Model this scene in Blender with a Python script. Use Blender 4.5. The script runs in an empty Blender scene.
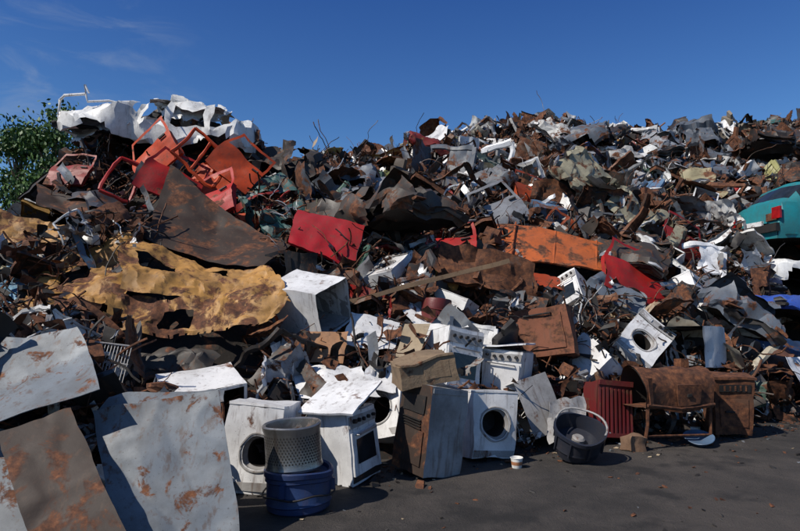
import bpy, bmesh, math, random
from mathutils import Vector, Matrix, Euler, noise
R=random.Random(11)
rad=math.radians
scene=bpy.context.scene
COL=scene.collection
# ------------------------------------------------------------------ materials
def NT(name):
    m=bpy.data.materials.new(name); m.use_nodes=True
    nt=m.node_tree; nt.nodes.clear()
    out=nt.nodes.new('ShaderNodeOutputMaterial'); b=nt.nodes.new('ShaderNodeBsdfPrincipled')
    nt.links.new(b.outputs[0],out.inputs[0])
    return m,nt,b
def nd(nt,t,**k):
    n=nt.nodes.new(t)
    for a,v in k.items(): setattr(n,a,v)
    return n
def math_(nt,op,a,b=None,c=None,clamp=False):
    n=nd(nt,'ShaderNodeMath',operation=op); n.use_clamp=clamp
    for i,v in enumerate((a,b,c)):
        if v is None: continue
        if isinstance(v,(int,float)): n.inputs[i].default_value=v
        else: nt.links.new(v,n.inputs[i])
    return n.outputs[0]
def mixc(nt,f,a,b,mode='MIX'):
    n=nd(nt,'ShaderNodeMix',data_type='RGBA',blend_type=mode)
    for s,v in ((n.inputs[0],f),(n.inputs[6],a),(n.inputs[7],b)):
        if isinstance(v,(int,float)): s.default_value=v
        elif isinstance(v,tuple): s.default_value=(*v[:3],1)
        else: nt.links.new(v,s)
    return n.outputs[2]
def ramp(nt,fac,stops):
    n=nd(nt,'ShaderNodeValToRGB'); e=n.color_ramp.elements
    while len(e)<len(stops): e.new(.5)
    for i,(p,c) in enumerate(stops):
        e[i].position=p; e[i].color=(*c,1) if isinstance(c,tuple) else (c,c,c,1)
    nt.links.new(fac,n.inputs[0]); return n.outputs[0]
def noi(nt,vec,scale,detail=5,rough=.6,dist=0):
    n=nd(nt,'ShaderNodeTexNoise'); n.inputs['Scale'].default_value=scale
    n.inputs['Detail'].default_value=detail; n.inputs['Roughness'].default_value=rough
    n.inputs['Distortion'].default_value=dist
    nt.links.new(vec,n.inputs['Vector']); return n.outputs[0]
def mrange(nt,v,a,b,c=0.,d=1.):
    n=nd(nt,'ShaderNodeMapRange',interpolation_type='SMOOTHSTEP')
    nt.links.new(v,n.inputs[0])
    for i,x in enumerate((a,b,c,d)):
        if isinstance(x,(int,float)): n.inputs[i+1].default_value=x
        else: nt.links.new(x,n.inputs[i+1])
    return n.outputs[0]
def scrap(name,base=None,rust=None,metal=0.,rough=.5,bump=.35,dirt=.55,streak=.4,rscale=3.,spec=.35):
    m,nt,b=NT(name)
    b.inputs['Specular IOR Level'].default_value=spec
    tc=nd(nt,'ShaderNodeTexCoord'); oi=nd(nt,'ShaderNodeObjectInfo')
    cx=nd(nt,'ShaderNodeCombineXYZ')
    rr=math_(nt,'MULTIPLY',oi.outputs['Random'],37.)
    for i in range(3): nt.links.new(rr,cx.inputs[i])
    va=nd(nt,'ShaderNodeVectorMath',operation='ADD')
    nt.links.new(tc.outputs['Object'],va.inputs[0]); nt.links.new(cx.outputs[0],va.inputs[1])
    v=va.outputs[0]
    n1=noi(nt,v,rscale,8,.68,.4)
    if rust is None: thr=math_(nt,'MULTIPLY_ADD',oi.outputs['Alpha'],-.5,.76)
    else: thr=math_(nt,'MULTIPLY_ADD',rust,-.5,.76)
    mask=mrange(nt,n1,math_(nt,'SUBTRACT',thr,.05),math_(nt,'ADD',thr,.05))
    n2=noi(nt,v,13,7,.7)
    rc=ramp(nt,n2,[(.28,(.020,.010,.007)),(.45,(.070,.028,.015)),(.6,(.15,.058,.026)),(.75,(.30,.13,.055))])
    bc=oi.outputs['Color'] if base is None else None
    if base is not None:
        bc=mixc(nt,noi(nt,v,2.2,3,.5),base,tuple(x*.75 for x in base))
    n3=noi(nt,v,1.9,7,.7)
    dm=mrange(nt,n3,.35,.65,0.,dirt)
    c1=mixc(nt,dm,bc,mixc(nt,.6,bc,(.040,.032,.026)))
    mp=nd(nt,'ShaderNodeMapping'); mp.inputs['Scale'].default_value=(9,9,.9); nt.links.new(v,mp.inputs[0])
    n4=noi(nt,mp.outputs[0],1.6,6,.65)
    sm=mrange(nt,n4,.53,.68,0.,streak)
    c2=mixc(nt,sm,c1,(.09,.05,.03))
    c3=mixc(nt,mask,c2,rc)
    n5=noi(nt,v,45,4,.7)
    spk=mrange(nt,n5,.62,.7,0.,.6)
    c4=mixc(nt,spk,c3,(.03,.022,.018))
    nt.links.new(c4,b.inputs['Base Color'])
    ro=math_(nt,'MULTIPLY_ADD',mask,.85-rough,math_(nt,'MULTIPLY_ADD',n3,.3,rough-.15),clamp=True)
    nt.links.new(ro,b.inputs['Roughness'])
    if metal: nt.links.new(math_(nt,'MULTIPLY_ADD',mask,-metal,metal),b.inputs['Metallic'])
    bp=nd(nt,'ShaderNodeBump'); bp.inputs['Strength'].default_value=bump; bp.inputs['Distance'].default_value=.02
    nt.links.new(math_(nt,'ADD',n1,math_(nt,'MULTIPLY',n2,.35)),bp.inputs['Height'])
    nt.links.new(bp.outputs[0],b.inputs['Normal'])
    return m
M_paint=scrap('scrap_paint',rough=.5)
M_matte=scrap('weathered_car_paint',rough=.6,bump=.25,dirt=.8,streak=.6,rscale=3.2)
M_rust=scrap('rusted_steel',base=(.11,.05,.028),rust=.75,rough=.8,bump=.6)
M_brown=scrap('brown_rust_plate',base=(.040,.024,.017),rust=.45,rough=.65,bump=.18,dirt=.8,rscale=2.6)
M_dark=scrap('sooty_black',base=(.016,.015,.015),rust=.25,rough=.6,streak=.1)
M_bare=scrap('bare_metal',base=(.5,.5,.5),rust=.3,metal=.75,rough=.45)
M_galv=scrap('galvanised_sheet',base=(.19,.215,.24),rust=.32,metal=.08,rough=.55,bump=.07,dirt=.7,streak=.6,rscale=6.5)
M_enamel=scrap('white_enamel',base=(.82,.82,.82),rust=.24,rough=.36,bump=.08,dirt=.5,streak=.5,rscale=3.2)
M_grime=scrap('grimy_enamel',base=(.42,.41,.40),rust=.28,rough=.5,bump=.2,dirt=.8,streak=.6)
M_wood=scrap('old_wood',base=(.26,.17,.10),rust=.2,rough=.8,dirt=.6)
def simple(name,c,rough=.5,metal=0):
    m,nt,b=NT(name)
    tc=nd(nt,'ShaderNodeTexCoord'); n=noi(nt,tc.outputs['Object'],8,5,.6)
    nt.links.new(mixc(nt,mrange(nt,n,.3,.7),c,tuple(x*.55 for x in c)),b.inputs['Base Color'])
    b.inputs['Roughness'].default_value=rough; b.inputs['Metallic'].default_value=metal
    return m
M_glass=simple('dirty_dark_glass',(.02,.024,.028),.12)
M_rubber=simple('rubber',(.02,.02,.021),.8)
M_blue=scrap('blue_drum_paint',base=(.022,.045,.13),rust=.14,rough=.45,dirt=.7,streak=.2)
M_beige=scrap('beige_board',base=(.42,.33,.22),rust=.15,rough=.75,dirt=.5)
M_lamp=simple('red_lamp_plastic',(.35,.01,.01),.25)
SL=[M_paint,M_rust,M_dark,M_bare,M_glass,M_enamel,M_grime,M_rubber,M_matte,M_lamp]
P_,RU,DK,BA,GL,EN,GR,RB,MT,LP=range(10)
# ------------------------------------------------------------------ mesh builder
def nv(p,f,o=0.): return noise.noise_vector(Vector((p[0]*f+o,p[1]*f+o*1.7,p[2]*f-o)))
def rv(p,f,o=0.):
    v=nv(p,f,o); return Vector((abs(v.x)-.2,abs(v.y)-.2,abs(v.z)-.2))*1.6
class MB:
    def __init__(s): s.v=[];s.f=[];s.m=[];s.s=[]
    def add(s,vs,fs,mi=0,sm=False):
        o=len(s.v); s.v+= [Vector(v) for v in vs]
        for f in fs: s.f.append([o+i for i in f]); s.m.append(mi); s.s.append(sm)
    def grid(s,c,nx,ny,mi=0,sm=False,drop=None):
        a,b,d,e=[Vector(q) for q in c]
        vs=[];fs=[]
        for j in range(ny+1):
            for i in range(nx+1):
                u=i/nx;w=j/ny
                vs.append((a*(1-u)+b*u)*(1-w)+(e*(1-u)+d*u)*w)
        for j in range(ny):
            for i in range(nx):
                if drop and drop(i,j): continue
                k=j*(nx+1)+i
                fs.append((k,k+1,k+nx+2,k+nx+1))
        s.add(vs,fs,mi,sm)
    def box(s,c,z,mi=0,n=1,sm=False,rot=None,skip=()):
        x,y,w=[q/2 for q in z]; c=Vector(c)
        K=[(-x,-y,-w),(x,-y,-w),(x,y,-w),(-x,y,-w),(-x,-y,w),(x,-y,w),(x,y,w),(-x,y,w)]
        if rot: 
            E=Euler([rad(a) for a in rot]).to_matrix(); K=[E@Vector(k) for k in K]
        K=[Vector(k)+c for k in K]
        F={'f':(0,1,5,4),'r':(1,2,6,5),'b':(2,3,7,6),'l':(3,0,4,7),'t':(4,5,6,7),'u':(3,2,1,0)}
        for k,q in F.items():
            if k in skip: continue
            s.grid([K[i] for i in q],n,n,mi,sm)
    def ringsweep(s,rings,mi,sm=True,closed=True,cap=False):
        n=len(rings[0]); vs=[p for r in rings for p in r]; fs=[]
        for j in range(len(rings)-1):
            for i in range(n if closed else n-1):
                k=(i+1)%n; fs.append((j*n+i,j*n+k,(j+1)*n+k,(j+1)*n+i))
        s.add(vs,fs,mi,sm)
        if cap:
            s.add(rings[0],[tuple(range(n))[::-1]],mi,False); s.add(rings[-1],[tuple(range(n))],mi,False)
    def tube(s,pts,r,seg=6,mi=0,cap=True,sm=True):
        pts=[Vector(p) for p in pts]; rings=[]
        up=Vector((.13,.21,.97))
        for i,p in enumerate(pts):
            d=(pts[min(i+1,len(pts)-1)]-pts[max(i-1,0)])
            if d.length<1e-6: d=Vector((0,0,1))
            d.normalize(); a=d.cross(up)
            if a.length<.1: a=d.cross(Vector((1,0,0)))
            a.normalize(); b=d.cross(a)
            rr=r[i] if isinstance(r,(list,tuple)) else r
            rings.append([p+(a*math.cos(t)+b*math.sin(t))*rr for t in [2*math.pi*k/seg for k in range(seg)]])
        s.ringsweep(rings,mi,sm,True,cap)
    def lathe(s,prof,seg=24,mi=0,M=None,sm=True):
        M=M or Matrix()
        rings=[[M@Vector((r*math.cos(2*math.pi*k/seg),r*math.sin(2*math.pi*k/seg),z)) for k in range(seg)] for r,z in prof]
        s.ringsweep(rings,mi,sm)
    def deform(s,fn): s.v=[fn(p) for p in s.v]
    def fold(s,o,n,ang,w=.04):
        o=Vector(o);n=Vector(n).normalized(); ax=n.cross(Vector((0,0,1)))
        if ax.length<.1: ax=Vector((1,0,0))
        ax.normalize()
        def fn(p):
            d=(p-o).dot(n)
            if d<=0: return p
            a=ang*min(1,d/w) 
            return Matrix.Rotation(a,3,ax)@(p-o)+o
        s.deform(fn)
    def mesh(s,name,mats=SL,solid=0,ang=32):
        me=bpy.data.meshes.new(name); me.from_pydata([tuple(v) for v in s.v],[],s.f)
        for m in mats: me.materials.append(m)
        me.polygons.foreach_set('material_index',s.m); me.polygons.foreach_set('use_smooth',[True]*len(s.f))
        if solid:
            bm=bmesh.new(); bm.from_mesh(me)
            bmesh.ops.solidify(bm,geom=bm.faces[:],thickness=solid); bm.to_mesh(me); bm.free()
        me.set_sharp_from_angle(angle=rad(ang))
        me.update(); return me
def obj(name,me,loc=(0,0,0),rot=(0,0,0),sc=1,color=(.5,.5,.5),rust=.3,parent=None,M=None):
    o=bpy.data.objects.new(name,me); COL.objects.link(o)
    if M is not None: o.matrix_world=M
    else:
        o.location=loc; o.rotation_euler=[rad(a) for a in rot]; o.scale=(sc,sc,sc) if isinstance(sc,(int,float)) else sc
    o.color=(*color,rust)
    if parent: o.parent=parent
    return o
# ------------------------------------------------------------------ heap surface
def interp(T,x):
    if x<=T[0][0]: return T[0][1]
    for a,b in zip(T,T[1:]):
        if x<=b[0]:
            k=(x-a[0])/(b[0]-a[0]); return a[1]+(b[1]-a[1])*k
    return T[-1][1]
BASE=[(-14,5),(-4,4.5),(-2.6,4.9),(-1.9,5.6),(-1.2,6.2),(0,6.9),(.9,7.4),(2,7.6),(3.3,8.2),(4.3,8.6),(6.4,9.6),(10,10.8),(20,14),(28,17)]
RY=[(-14,13),(-6,13),(-3.6,14),(-1.4,17),(.9,18),(2.6,20),(4.7,21),(7,22),(14.7,24),(28,26)]
RZ=[(-15,0),(-10,1.9),(-8.4,2.5),(-7.5,3.2),(-6.9,4.4),(-6.2,5.2),(-5,5.2),(-3.6,5.2),(-3,4.8),(-1.4,5.5),(.2,5.7),(.9,6.1),(2.6,7.0),(4.7,7.6),(7,7.6),(11,7.5),(14.7,8.4),(20,8.2),(26,5),(30,0)]
def h0(x,y):
    yb=interp(BASE,x);yr=interp(RY,x);zr=interp(RZ,x)
    t=(y-yb)/(yr-yb)
    if t<0: return -.25
    s=x+.57*y            # western shoulder of the heap falls away
    fl=1 if s>.2 else max(.62,1-.22*(.2-s)) if y>7 else 1
    if t<=1: return zr*t**.8*fl
    k=min(1,max(0,(y-yr-3)/9)); return zr*(1-k*k*(3-2*k))*fl
SUP=[]   # x,y,z support points (things resting on the heap)
KEEP=[]
def hh(x,y):
    b=h0(x,y); sw=0;sd=0
    for (sx,sy,sz,r,b0) in SUP:
        q=((x-sx)**2+(y-sy)**2)/(r*r)
        if q<6:
            w=math.exp(-q); sw+=w; sd+=w*(sz-b0)
    return b+sd/max(1,sw)
def sup(x,y,z,r=.8): SUP.append((x,y,z,r,max(0,h0(x,y))))
def keep(x,y,z,r): KEEP.append((Vector((x,y,z)),r))
def quad(name,c,nx=14,ny=10,cr=.05,mats=None,mi=0,color=(.5,.5,.5),rust=.3,holes=(),solid=.004,ragged=0,folds=0,sm=False,seed=0,bulge=0,rest=True,kr=None,parent=None,ribs=False,ang=24,sharp=1.,fine=.3):
    rr=random.Random(seed+int(abs(c[0][0])*100))
    cc=sum((Vector(q) for q in c),Vector())/4
    loc=[Vector(q)-cc for q in c]
    mb=MB()
    def drop(i,j):
        u=(i+.5)/nx;w=(j+.5)/ny
        for (a,b,d,e) in holes:
            if a<u<b and d<w<e: return True
        e=min(i,j,nx-1-i,ny-1-j)
        return ragged and e==0 and rr.random()<ragged
    mb.grid(loc,nx,ny,mi,sm,drop)
    N=(loc[1]-loc[0]).cross(loc[3]-loc[0]).normalized()
    if N.z<0: N=-N
    L=(loc[1]-loc[0]).length
    fl=[]
    for k in range(folds):
        a=rr.uniform(0,6.28); d=Vector((math.cos(a),math.sin(a),rr.uniform(-.6,.6))); d=(d-N*d.dot(N)).normalized()
        fl.append((d,rr.uniform(-.35,.35)*L,rr.uniform(-.4,.4)*sharp))
    o=rr.uniform(0,50)
    def fn(p):
        z=0
        for d,c0,a in fl: z+=a*abs(p.dot(d)-c0)*.5
        if sharp>1:   # zig-zag creases
            for d,c0,a in fl[:4]:
                f=(p.dot(d)*2.1+c0+nv(p,1.2,o).x*.5)%1; z+=(abs(f-.5)-.25)*.16*abs(a)
        q=p+N*z+(nv(p,2.0/max(.5,L),o)*.8+rv(p,3.2/max(.5,L)**.5,o))*cr+rv(p,7,o)*cr*fine
        if bulge: q=q+N*bulge*(1-min(1,(p.length/(L*.55))**2))
        return q
    mb.deform(fn)
    if ribs:
        for k in range(3):
            u=.2+.3*k
            a=loc[0].lerp(loc[1],u); b=loc[3].lerp(loc[2],u)
            mb.tube([a+N*.02,(a+b)/2+N*.03,b+N*.02],.018,5,mi)
    ms=list(mats) if mats else SL
    me=mb.mesh(name,ms,solid,ang)
    ob=obj(name,me,cc,color=color,rust=rust,parent=parent)
    if rest:
        sup(cc.x,cc.y,max(0,cc.z-.22),max(.5,L*.45)); 
        keep(cc.x,cc.y,cc.z,kr or L*.5)
    return ob
# ------------------------------------------------------------------ scrap archetypes
def a_sheet(k):
    mb=MB(); w=R.uniform(.6,1.5);h=R.uniform(.4,.95); nx,ny=20,14
    hole=(R.randint(3,8),R.randint(9,15),R.randint(3,5),R.randint(7,10)) if k%3==0 else None
    def drop(i,j):
        if hole and hole[0]<=i<hole[1] and hole[2]<=j<hole[3]: return True
        return min(i,j,nx-1-i,ny-1-j)==0 and R.random()<.1
    sk=[R.uniform(-.2,.2) for q in range(4)]
    mb.grid([(-w/2+sk[0],-h/2,0),(w/2,-h/2+sk[1],0),(w/2+sk[2],h/2,0),(-w/2,h/2+sk[3],0)],nx,ny,P_,False,drop)
    for q in range(R.randint(1,4)):
        a=R.uniform(0,6.28); mb.fold((R.uniform(-.3,.3)*w,R.uniform(-.3,.3)*h,0),(math.cos(a),math.sin(a),0),R.uniform(-1.5,1.5),R.uniform(.02,.12))
    o=R.uniform(0,90); am=R.uniform(.03,.1)
    mb.deform(lambda p:p+nv(p,1.8,o)*am*.8+rv(p,3,o)*am+rv(p,8,o)*am*.35)
    return mb.mesh('crumpled_sheet',ang=24)
def a_panel(k):
    mb=MB(); w=R.uniform(.7,1.4);h=R.uniform(.4,.85); nx,ny=24,16
    sk=[R.uniform(-.15,.15) for q in range(2)]
    hole=R.random()<.5; hc=(R.uniform(-.2,.2)*w,0); hw,hhh=w*R.uniform(.12,.28),h*R.uniform(.15,.3)
    def drop(i,j):
        x=(-.5+(i+.5)/nx)*w;y=(-.5+(j+.5)/ny)*h
        return hole and abs(x-hc[0])<hw and abs(y-hc[1])<hhh
    mb.grid([(-w/2,-h/2,0),(w/2,-h/2,0),(w/2,h/2,0),(-w/2,h/2,0)],nx,ny,P_,False,drop)
    rib=R.choice(('x','y','ring'))
    def sh(p):
        z=-.4*p.x*p.x*R_c
        if rib=='x': z+=.018 if abs(((p.x/w+.5)*4)%1-.5)<.13 and abs(p.y)<h*.38 else 0
        elif rib=='y': z+=.018 if abs(((p.y/h+.5)*3)%1-.5)<.13 and abs(p.x)<w*.4 else 0
        else: z+=.03 if max(abs(p.x)/w,abs(p.y)/h)<.33 else 0
        return Vector((p.x+sk[0]*p.y,p.y+sk[1]*p.x,p.z+z))
    R_c=R.uniform(0,1); mb.deform(sh)
    for idx in ([i for i in range(nx+1)],[i*(nx+1)+nx for i in range(ny+1)],[ny*(nx+1)+i for i in range(nx+1)],[i*(nx+1) for i in range(ny+1)]):
        a=[mb.v[i].copy() for i in idx]; mb.ringsweep([a,[p+Vector((0,0,-.05)) for p in a]],P_,False,False)
    for q in range(R.randint(1,3)):
        a=R.uniform(0,6.28); mb.fold((R.uniform(-.3,.3)*w,R.uniform(-.3,.3)*h,0),(math.cos(a),math.sin(a),0),R.uniform(-1.2,1.2),R.uniform(.04,.12))
    o=R.uniform(0,90); am=R.uniform(.03,.09)
    mb.deform(lambda p:p+nv(p,1.5,o)*am+rv(p,3,o)*am+rv(p,8,o)*am*.2)
    return mb.mesh('pressed_panel',ang=22)
def doorgrid(mb,w,h,mi=P_,win=True):
    nx,ny=18,18
    def shape(p):
        u=p.x/w+.5; v=p.y/h+.5
        k=max(0,v-.55)
        return Vector((p.x*(1-.35*k)+ .12*w*k, p.y, p.z+.05*math.sin(min(1,v*1.6)*math.pi)-(.015 if .3<v<.34 else 0)))
    m2=MB()
    m2.grid([(-w/2,-h/2,0),(w/2,-h/2,0),(w/2,h/2,0),(-w/2,h/2,0)],nx,ny,mi,False,(lambda i,j: 11<=j<17 and 1<=i<nx-1) if win else None)
    m2.deform(shape); mb.add(m2.v,m2.f,mi,True)
    m3=MB(); m3.grid([(-w*.4,-h*.42,-.07),(w*.4,-h*.42,-.07),(w*.4,h*.08,-.07),(-w*.4,h*.08,-.07)],8,6,DK,False,lambda i,j:(i*7+j*3)%5==0)
    mb.add(m3.v,m3.f,DK,False)
    for a,b in (((-w*.48,-h*.48,0),(w*.48,-h*.48,0)),((-w*.48,-h*.48,0),(-w*.48,h*.1,0)),((w*.48,-h*.48,0),(w*.48,h*.1,0)),((-w*.48,h*.1,0),(w*.48,h*.1,0))):
        mb.grid([a,b,(b[0],b[1],-.09),(a[0],a[1],-.09)],8,1,mi,False)
    mb.box((w*.33,h*.02,.055),(.16,.03,.03),DK)
def a_door(k):
    mb=MB(); doorgrid(mb,R.uniform(.95,1.2),R.uniform(.95,1.1))
    a=R.uniform(0,6.28); mb.fold((0,0,0),(math.cos(a),math.sin(a),0),R.uniform(-.9,.9),.12)
    o=R.uniform(0,90); mb.deform(lambda p:p+rv(p,2.2,o)*.06+nv(p,7,o)*.01)
    return mb.mesh('bent_door')
def car(mb,L=3.9,W=1.6,ns=46,glass=False,sm=False):
    TOP=[(0,.5),(.02,.7),(.07,.78),(.28,.92),(.42,1.34),(.6,1.38),(.8,1.33),(.93,.95),(.985,.88),(1,.5)]
    sec=[(.95,.22),(1,.34),(1.02,.46),(1.02,.6),(1.01,.74),(.97,.88),(.91,-.33),(.85,-.66),(.76,-1.),(.6,-1.02),(.45,-1.03),(.33,-1.035),(.16,-1.04),(0,-1.045)]
    full=[(a,b) for a,b in sec]+[(-a,b) for a,b in sec[-2::-1]]
    n=len(full); vs=[]
    for i in range(ns+1):
        t=i/ns; x=(t-.5)*L; tp=interp(TOP,t); be=min(.88,tp-.03); wd=W/2*(1-.22*abs(2*t-1)**5)
        for a,b in full:
            if b>0: z=b if b<.88 else be; z=min(z,be-.02*(.88-b) if b<.88 else be)
            else: z=be+(tp-be)*min(1,-b)+max(0,-b-1)
            vs.append((x,a*wd,z))
    fs=[];gm=[]
    for i in range(ns):
        t=(i+.5)/ns; tp=interp(TOP,t); x=(t-.5)*L
        for j in range(n-1):
            jj=min(j,n-2-j); mid=(vs[i*n+j][2]+vs[i*n+j+1][2])/2
            f=(i*n+j,i*n+j+1,(i+1)*n+j+1,(i+1)*n+j)
            g=False
            if 5<=jj<8 and tp>1.12 and not any(abs(t-q)<.018 for q in (.39,.57,.76)): g=True
            if jj>=8 and (.29<t<.41 or .82<t<.92): g=True
            if any((x-q)**2+(mid-.28)**2<.33**2 for q in (-L*.31,L*.29)) and jj<4: continue
            if g:
                if glass: gm.append(f)
                continue
            fs.append(f)
    mb.add(vs,fs,P_,sm); mb.add(vs,gm,GL,sm)
    for i in (0,ns):
        x=(-.5 if i==0 else .5)*L
        for a in (-1,1):
            mb.box((x*1.005,a*W*.3,.62),(.05,.26,.14),BA if i==0 else RU,2)
        mb.box((x*1.015,0,.42),(.1,W*.8,.14),DK,6)
        mb.grid([vs[i*n],vs[i*n+n-1],vs[i*n+n-6],vs[i*n+5]],6,3,P_,sm)
    mb.grid([(-L*.47,-W*.45,.28),(L*.47,-W*.45,.28),(L*.47,W*.45,.28),(-L*.47,W*.45,.28)],16,8,DK)
    for q in (-.1,.15):
        for a in (-.35,.35):
            mb.box((L*q,a,.5),(.5,.45,.2),DK,3); mb.box((L*q+.25,a,.8),(.14,.45,.55),DK,3,rot=(0,12,0))
def a_shell(k):
    mb=MB(); car(mb); o=R.uniform(0,90); s=R.uniform(.5,.75)
    mb.deform(lambda p:Vector((p.x,p.y,p.z*s-(.3*s if abs(p.x)<1 and p.z>1 else 0))))
    mb.deform(lambda p:p+nv(p,.8,o)*.2+rv(p,1.7,o)*.16+rv(p,4.5,o)*.07)
    for q in range(2):
        mb.fold((R.uniform(-.9,.9),0,.4),(R.choice((-1,1)),R.uniform(-.5,.5),R.uniform(-.3,.3)),R.uniform(-.5,.5),.15)
    return mb.mesh('crushed_body',ang=24)
def a_beam(k):
    mb=MB(); L=R.uniform(1,2.3); w=R.uniform(.05,.12); d=R.uniform(.04,.09); n=16
    for c in ([(0,-w,0),(0,w,0)],[(0,-w,0),(0,-w,d)],[(0,w,0),(0,w,d)]):
        a,b=Vector(c[0]),Vector(c[1]); e=Vector((L,0,0))
        mb.grid([a-e/2,a+e/2,b+e/2,b-e/2],n,1,P_)
    for q in range(2): mb.fold((R.uniform(-.4,.4)*L,0,0),(1,R.uniform(-.3,.3),0),R.uniform(-.8,.8),.25)
    o=R.uniform(0,90); mb.deform(lambda p:p+nv(p,1.5,o)*.08+nv(p,7,o)*.02)
    return mb.mesh('bent_beam')
def rpath(n,step,wob,start=None):
    p=Vector(start or (0,0,0)); d=Vector((R.uniform(-1,1),R.uniform(-1,1),R.uniform(-.5,.5))).normalized(); out=[p.copy()]
    for i in range(n):
        d=(d+Vector((R.uniform(-1,1),R.uniform(-1,1),R.uniform(-1,1)))*wob).normalized(); p=p+d*step; out.append(p.copy())
    c=sum(out,Vector())/len(out); return [q-c for q in out] if start is None else out
def a_pipe(k):
    mb=MB(); pts=rpath(9,R.uniform(.12,.22),.3); mb.tube(pts,R.uniform(.015,.045),7,P_)
    if k%2: 
        m=pts[4]; mb.tube([m-Vector((.25,0,0)),m-Vector((.22,0,0)),m+Vector((.22,0,0)),m+Vector((.25,0,0))],[.03,.1,.1,.03],10,P_)
    return mb.mesh('bent_pipe')
def a_wires(k):
    mb=MB()
    for i in range(8): mb.tube(rpath(14,.1,.55,(R.uniform(-.2,.2),R.uniform(-.2,.2),0)),R.uniform(.006,.012),4,P_,False)
    return mb.mesh('wire_tangle')
def a_seat(k):
    mb=MB(); c=R.choice((DK,P_)); mb.box((0,0,0),(.5,.5,.14),c,8,True); mb.box((0,.28,.3),(.46,.12,.6),c,8,True,rot=(-15,0,0))
    mb.box((0,.42,.68),(.24,.08,.16),c,4,True); mb.tube([(-.24,-.25,-.1),(-.24,.3,-.1)],.015,5,RU); mb.tube([(.24,-.25,-.1),(.24,.3,-.1)],.015,5,RU)
    o=R.uniform(0,90); mb.deform(lambda p:p+nv(p,2,o)*.07+rv(p,5,o)*.02)
    return mb.mesh('torn_seat',ang=50)
def a_box(k):
    mb=MB(); x,y,z=R.uniform(.45,.6),R.uniform(.45,.6),R.uniform(.5,.85)
    mb.box((0,0,0),(x,y,z),P_,7,True,skip=(R.choice('frblt'),))
    mb.box((0,0,0),(x*.8,y*.8,z*.8),DK,3)
    o=R.uniform(0,90); am=R.choice((.03,.06,.15)); mb.deform(lambda p:p+nv(p,1.8,o)*am+rv(p,5,o)*am*.3)
    return mb.mesh('dented_cabinet')
def a_wheel(k):
    mb=MB(); mb.lathe([(.17,-.09),(.27,-.1),(.31,-.06),(.315,0),(.31,.06),(.27,.1),(.17,.09)],22,RB)
    mb.lathe([(.17,-.09),(.165,-.05),(.15,0),(.16,.05),(.17,.09)],22,BA)
    mb.lathe([(.155,0),(.08,.03),(.04,.05),(.001,.05)],16,BA)
    return mb.mesh('old_wheel')
def a_engine(k):
    mb=MB()
    for i in range(9):
        c=[R.uniform(-.22,.22) for q in range(3)]
        if i%3: mb.box(c,[R.uniform(.1,.32) for q in range(3)],R.choice((RU,DK,BA,RU)),2,rot=[R.uniform(-30,30)]*3)
        else:
            d=Vector([R.uniform(-.2,.2) for q in range(3)]); c=Vector(c); mb.tube([c-d,c+d],R.uniform(.04,.1),10,R.choice((RU,DK,BA)))
    return mb.mesh('machine_part')
def a_fender(k):
    mb=MB(); w=R.uniform(.8,1.4); nx=20;ny=8
    mb.grid([(-w/2,-.3,0),(w/2,-.3,0),(w/2,.3,0),(-w/2,.3,0)],nx,ny,P_,True,lambda i,j: j<4 and (i-10)**2+ (j*2)**2<40)
    mb.deform(lambda p:Vector((p.x,p.y,p.z-.5*p.x*p.x-.8*p.y*p.y)))
    mb.grid([(-w/2,.3,-.1),(w/2,.3,-.1),(w/2,.3,-.2),(-w/2,.3,-.2)],nx,1,P_)
    a=R.uniform(0,6.28); mb.fold((R.uniform(-.2,.2),0,0),(math.cos(a),math.sin(a),0),R.uniform(-1.2,1.2),.1)
    o=R.uniform(0,90); mb.deform(lambda p:p+rv(p,2,o)*.07+rv(p,6,o)*.015)
    return mb.mesh('fender_panel')
def a_frame(k):
    mb=MB(); w,h=R.uniform(.5,1.2),R.uniform(.4,.8)
    c=[(-w/2,-h/2,0),(w/2,-h/2,0),(w/2*.8,h/2,0),(-w/2*.9,h/2,0)]; r=R.uniform(.018,.035)
    for a,b in zip(c,c[1:]+c[:1]):
        a=Vector(a);b=Vector(b); mb.tube([a.lerp(b,t/6) for t in range(7)],r,5,P_,sm=False)
    if k%2:
        for i in range(9):
            t=(i+1)/10; mb.tube([Vector(c[0]).lerp(Vector(c[1]),t),Vector(c[3]).lerp(Vector(c[2]),t)],.006,4,P_)
    a=R.uniform(0,6.28); mb.fold((0,0,0),(math.cos(a),math.sin(a),0),R.uniform(-.8,.8),.2)
    o=R.uniform(0,90); mb.deform(lambda p:p+nv(p,2,o)*.09)
    return mb.mesh('metal_frame')
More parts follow.
